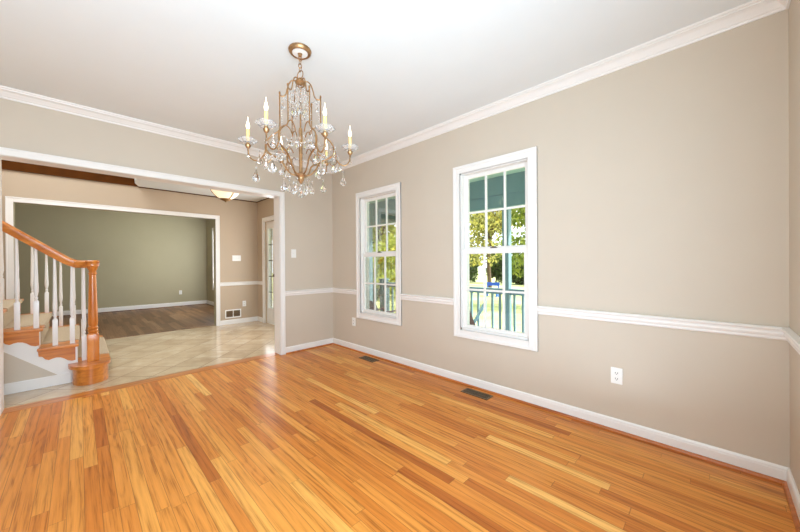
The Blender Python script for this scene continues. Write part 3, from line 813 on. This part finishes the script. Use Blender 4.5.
for k in range(3):
    a = R(20+120*k)
    for da in (-0.035, 0.035):
        mb.tube([pol(a+da*2.0, .07, 2.234), pol(a+da, .122, 2.262), pol(a+da, .172, 2.310), pol(a+da, .208, 2.362), pol(a+da, .218, 2.388)], 0.0035, 6, 4)
mb.build('strap', M['bronze'], fl, True)
light('foyer_lamp', 'POINT', (fx, fy, 2.36), 9, (1.0, 0.82, 0.58), radius=0.08)

# ------------------------------------------------------------------ plates, vents
def facing(axis, s):   # local plate frame: local x across, local z up, local -y out of the wall
    return {'R': 0.0, 'L': R(90), }[axis]
def outlet(name, label, loc, rz, duplex=True, group='wall outlets'):
    t = thing(name, label, 'outlet', loc, rz, group)
    MB().box(-0.035, 0.035, -0.006, 0, -0.057, 0.057, 0.003).build('cover_plate', M['plate'], t)
    if duplex:
        for z in (-0.02, 0.02):
            s = MB().box(-0.017, 0.017, -0.008, -0.004, z-0.014, z+0.014, 0.002).build('socket', M['plate'], t)
            MB().box(-0.008, -0.005, -0.0088, -0.0075, z-0.004, z+0.006).box(0.005, 0.008, -0.0088, -0.0075, z-0.004, z+0.006).box(-0.0025, 0.0025, -0.0088, -0.0075, z-0.011, z-0.006).build('slot', M['dark'], s)
    return t
outlet('wall_outlet', 'white wall outlet low on the wall between the larger window and the right corner', (3.572, 0, 0.394), 0)
outlet('wall_outlet', 'white wall outlet below left of the farther window', (0.515, 0, 0.394), 0, True)
outlet('wall_outlet', 'small white outlet beside the wall grille in the foyer', (XF, -0.277, 0.388), R(90), True)
outlet('wall_outlet', 'white outlet on the sage wall of the far living room', (-6.9, -0.62, 0.40), R(90), True)
def switch(label, loc, n):
    w_ = 0.035+0.023*(n-1)
    t = thing('light_switch', label, 'light switch', loc, R(90))
    MB().box(-w_, w_, -0.006, 0, -0.057, 0.057, 0.003).build('cover_plate', M['plate'], t)
    for k in range(n):
        x = (k-(n-1)/2)*0.046
        MB().box(x-0.005, x+0.005, -0.016, -0.005, -0.004, 0.012, 0.002).build('toggle', M['plate'], t)
switch('single white light switch between the cased opening and the corner', (0, -0.622, 1.341), 1)
switch('wide white three gang light switch plate on the foyer wall', (XF, -0.419, 1.324), 3)
# return grille in the foyer
g = thing('wall_grille', 'white return air grille low on the foyer wall', 'vent', (XF, -0.491, 0.205), R(90))
MB().box(-0.15, 0.15, -0.010, 0, 0.062, 0.085, 0.003).box(-0.15, 0.15, -0.010, 0, -0.085, -0.062, 0.003).box(-0.15, -0.13, -0.010, 0, -0.062, 0.062, 0.003).box(0.13, 0.15, -0.010, 0, -0.062, 0.062, 0.003).box(-0.008, 0.008, -0.008, 0, -0.062, 0.062).build('frame', M['plate'], g)
MB().box(-0.13, 0.13, -0.002, 0, -0.062, 0.062).build('backing', M['reg'], g)
mb = MB()
for k in range(9): mb.box(-0.13, 0.13, -0.008, -0.003, -0.055+k*0.0135, -0.052+k*0.0135)
mb.build('louvre', M['reg'], g)
# floor registers
def register(label, x, y):
    t = thing('floor_register', label, 'floor vent', (x, y, 0), 0, 'floor registers')
    L, Wd = 0.136, 0.058
    MB().box(-L, L, -Wd, -Wd+0.016, 0, 0.006, 0.002).box(-L, L, Wd-0.016, Wd, 0, 0.006, 0.002).box(-L, -L+0.016, -Wd+0.016, Wd-0.016, 0, 0.006, 0.002).box(L-0.016, L, -Wd+0.016, Wd-0.016, 0, 0.006, 0.002).build('frame', M['reg'], t)
    MB().box(-L+0.016, L-0.016, -Wd+0.016, Wd-0.016, 0, 0.0015).build('backing', M['dark'], t)
    mb = MB()
    for k in range(17):
        xx = -L+0.026+k*(2*L-0.052)/16; mb.box(xx-0.002, xx+0.002, -Wd+0.016, Wd-0.016, 0.001, 0.0045)
    mb.box(-L+0.016, L-0.016, -0.003, 0.003, 0.001, 0.005)
    mb.build('louvre', M['reg'], t)
register('dark metal floor register below the nearer, larger window', 2.518, -0.125)
register('dark metal floor register below the farther window', 0.985, -0.125)

# ------------------------------------------------------------------ porch
PZ = -0.12
struct(MB().box(-9, 8, 0.14, 2.25, PZ-0.15, PZ).build('floor_porch', M['deck']))
struct(MB().box(-9, 8, 0.14, 2.45, 2.56, 2.66).build('ceiling_porch', M['porchceil']))
struct(MB().box(-9, 8, 2.02, 2.20, 2.075, 2.30).box(-9, 8, 2.00, 2.22, 2.27, 2.56).build('trim_14', M['teal']), 'teal porch beam')
struct(MB().box(-9, 8, -6, 2.6, 3.9, 4.0).box(-9, 8, 2.3, 2.6, 2.66, 2.8).build('ceiling_roof', M['siding']))
def post(label, x, zt=2.09, wdt=0.105, y=2.10):
    t = thing('porch_post', label, 'post', (x, y, PZ), 0, 'porch posts')
    h = wdt/2
    MB().box(-h, h, -h, h, 0, zt-PZ, 0.004).build('shaft', M['teal'], t)
    MB().box(-h-0.015, h+0.015, -h-0.015, h+0.015, 0, 0.09, 0.004).build('base', M['teal'], t)
    return t
post('teal porch post seen through the nearer window', 1.728)
post('teal porch post at the left edge of the farther window', -1.66)
t = post('short teal newel post of the porch rail in the farther window', -1.165, 0.83, 0.14)
t['group'] = 'porch rail posts'
MB().box(-0.085, 0.085, -0.085, 0.085, 0.95, 0.98, 0.006).build('cap', M['teal'], t)
def railing(label, xa, xb):
    t = thing('porch_railing', label, 'railing', ((xa+xb)/2, 2.10, PZ)); L = (xb-xa)/2
    MB().box(-L, L, -0.045, 0.045, 0.855, 0.905, 0.006).box(-L, L, -0.02, 0.02, 0.81, 0.855).build('top_rail', M['teal'], t)
    MB().box(-L, L, -0.02, 0.02, 0.10, 0.15, 0.004).build('bottom_rail', M['teal'], t)
    n = round((xb-xa)/0.133)
    for k in range(n):
        x = -L+(k+0.5)*(xb-xa)/n
        MB().box(x-0.016, x+0.016, -0.016, 0.016, 0.15, 0.81).build('baluster', M['teal'], t)
railing('teal porch railing running left of the post in the nearer window', -1.092, 1.673)
railing('teal porch railing running right of the post in the nearer window', 1.783, 4.6)

def adirondack(name, label, loc, rz, m_, sc=1.0):
    t = thing(name, label, 'chair', loc, rz); t.scale = (sc, sc, sc)
    # faces local -y; back leans to +y
    for k in range(5):
        x = (k-2)*0.105
        top = 0.80-0.05*abs(k-2)
        mt = Matrix.Translation((x, 0.16, 0.22)) @ Matrix.Rotation(R(-28), 4, 'X')
        MB().box(-0.048, 0.048, -0.011, 0.011, 0, top, 0.006, mtx=mt).build('back_slat', m_, t)
    for k in range(5):
        y = -0.30+k*0.105
        MB().box(-0.27, 0.27, y-0.046, y+0.046, 0.345-0.03*k, 0.365-0.03*k, 0.004).build('seat_slat', m_, t)
    for s in (-1, 1):
        MB().box(s*0.29-0.06, s*0.29+0.06, -0.38, 0.34, 0.535, 0.557, 0.006).build('arm_rest', m_, t)
        MB().box(s*0.29-0.045, s*0.29+0.045, -0.34, -0.32, 0, 0.535, 0.003).build('front_leg', m_, t)
        MB().prism([(-0.34, 0.30), (-0.34, 0.35), (0.15, 0.22), (0.46, 0.0), (0.38, 0.0)], 0, s*0.255-0.011, s*0.255+0.011).build('back_leg', m_, t)
        MB().box(s*0.29-0.03, s*0.29+0.03, 0.24, 0.26, 0.16, 0.535).build('arm_brace', m_, t)
    return t
adirondack('adirondack_chair', 'light blue slatted porch chair tilted toward the post in the nearer window', (1.40, 1.10, PZ), R(-60), M['chairblue'], 0.85)
adirondack('adirondack_chair', 'dark brown slatted porch chair at the lower left of the nearer window', (2.17, 0.60, PZ), R(80), M['chairbrown'], 0.85)
adirondack('adirondack_chair', 'dark plum slatted porch chair at the bottom of the farther window', (-0.62, 1.55, PZ), R(180), M['chairplum'], 0.7)

# ------------------------------------------------------------------ garden
GZ = -0.6
struct(MB().box(-60, 40, 2.25, 90, GZ-0.1, GZ).build('ground', M['grass']))
def leaves(mb, blobs, n, size, rng):
    for _ in range(n):
        c, r_ = rng.choice(blobs)
        while True:
            v = Vector((rng.uniform(-1, 1), rng.uniform(-1, 1), rng.uniform(-1, 1)))
            if 0.25 < v.length < 1: break
        p = Vector(c)+Vector((v.x*r_[0], v.y*r_[1], v.z*r_[2]))
        s = size*rng.uniform(0.6, 1.3)
        a = Vector((rng.gauss(0, 1), rng.gauss(0, 1), rng.gauss(0, 1))).normalized(); b = a.orthogonal().normalized(); n_ = a.cross(b)
        q = [p+a*s, p+b*s*0.5+n_*s*0.15, p-a*s, p-b*s*0.5+n_*s*0.15]
        mb.bm.faces.new([mb.bm.verts.new(x) for x in q])
def tree(label, x, y, h, crown_r, n, size, m_, seed, low=0.35, group='garden trees', nb=14):
    rng = random.Random(seed)
    t = thing('tree', label, 'tree', (x, y, GZ), 0, group)
    blobs = []; tr = MB()
    tr.tube([(0, 0, -0.1), (rng.uniform(-.1, .1), 0, h*0.3), (rng.uniform(-.2, .2), rng.uniform(-.2, .2), h*0.6), (0, 0, h*0.88)], [0.16, 0.12, 0.09, 0.04], 8, 4)
    for k in range(nb):
        a = rng.uniform(0, 6.28); rr = crown_r*rng.uniform(0.15, 0.85); z = h*(low+(0.95-low)*rng.random())
        c = (rr*math.cos(a), rr*math.sin(a), z); s = crown_r*rng.uniform(0.28, 0.5)
        blobs.append((c, (s, s, s*0.75)))
        tr.tube([(0, 0, z*0.7), (c[0]*0.5, c[1]*0.5, z*0.9), c], [0.05, 0.03, 0.012], 5, 3)
    mb = MB(); leaves(mb, blobs, n, size, rng)
    mb.build('crown', m_, t); tr.build('trunk', M['bark'], t, True)
def bush(label, x, y, rx, rz_, n, size, m_, seed):
    rng = random.Random(seed); blobs = []
    for k in range(10):
        s = rng.uniform(0.4, 0.6)
        blobs.append(((rng.uniform(-.7, .7)*rx, rng.uniform(-.5, .5)*rx*0.7, rz_*rng.uniform(0.35, 1.3)), (rx*s, rx*s, rz_*s)))
    t = thing('bush', label, 'bush', (x, y, GZ), 0, 'garden bushes')
    mb = MB(); leaves(mb, blobs, n, size, rng); mb.build('foliage', m_, t)
    st_ = MB()
    for k in range(6):
        c = blobs[k][0]; st_.tube([(0.1*k-0.25, 0, -0.1), (c[0]*0.5, c[1]*0.5, c[2]*0.5), c], [0.03, 0.02, 0.01], 5, 3)
    st_.build('stem', M['bark'], t, True)
tree('open leafy tree against white sky in the nearer window', -6.8, 17.0, 7.6, 2.8, 6500, 0.125, M['leafc'], 1, 0.30, nb=24)
tree('leafy tree right of the porch post in the nearer window', -0.9, 10.4, 6.0, 2.0, 5200, 0.11, M['leafa'], 2, 0.26, nb=24)
tree('dense sunlit tree filling the farther window', -8.5, 8.5, 5.8, 2.2, 13000, 0.12, M['leafd'], 3, 0.10, nb=44)
tree('sunlit tree farther left outside the farther window', -15.5, 10.6, 6.5, 2.3, 5000, 0.14, M['leafa'], 4, 0.2)
bush('dark dense bush at the left edge of the nearer window', -12.4, 22.8, 1.15, 1.75, 4500, 0.13, M['leafb'], 5)
bush('dark dense bush left in the nearer window', -9.6, 23.2, 1.15, 1.8, 4500, 0.13, M['leafb'], 6)
bush('dark green bush beside the porch post in the nearer window', -6.8, 22.8, 1.15, 1.7, 4500, 0.13, M['leafb'], 7)
bush('green bush right of the porch post in the nearer window', -3.6, 22.0, 1.2, 1.6, 4000, 0.13, M['leafa'], 10)
bush('dark bush low in the farther window beside the porch rail', -5.0, 4.7, 0.7, 0.72, 3500, 0.08, M['leafb'], 8)
bush('yellow green bush above the porch rail in the farther window', -12.2, 16.0, 1.7, 1.6, 5000, 0.12, M['leafc'], 9)
b = thing('garden_bench', 'small bright blue bench far out on the lawn', 'bench', (-4.36, 12.8, GZ), R(10))
MB().box(-0.34, 0.34, -0.2, 0.2, 0.40, 0.44, 0.005).build('seat', M['blue'], b)
MB().box(-0.34, 0.34, 0.18, 0.22, 0.56, 0.74, 0.005).build('backrest', M['blue'], b)
for sx in (-0.29, 0.29):
    MB().box(sx-0.03, sx+0.03, -0.19, 0.17, 0, 0.40).box(sx-0.03, sx+0.03, 0.15, 0.18, 0.0, 0.60).build('leg', M['blue'], b)
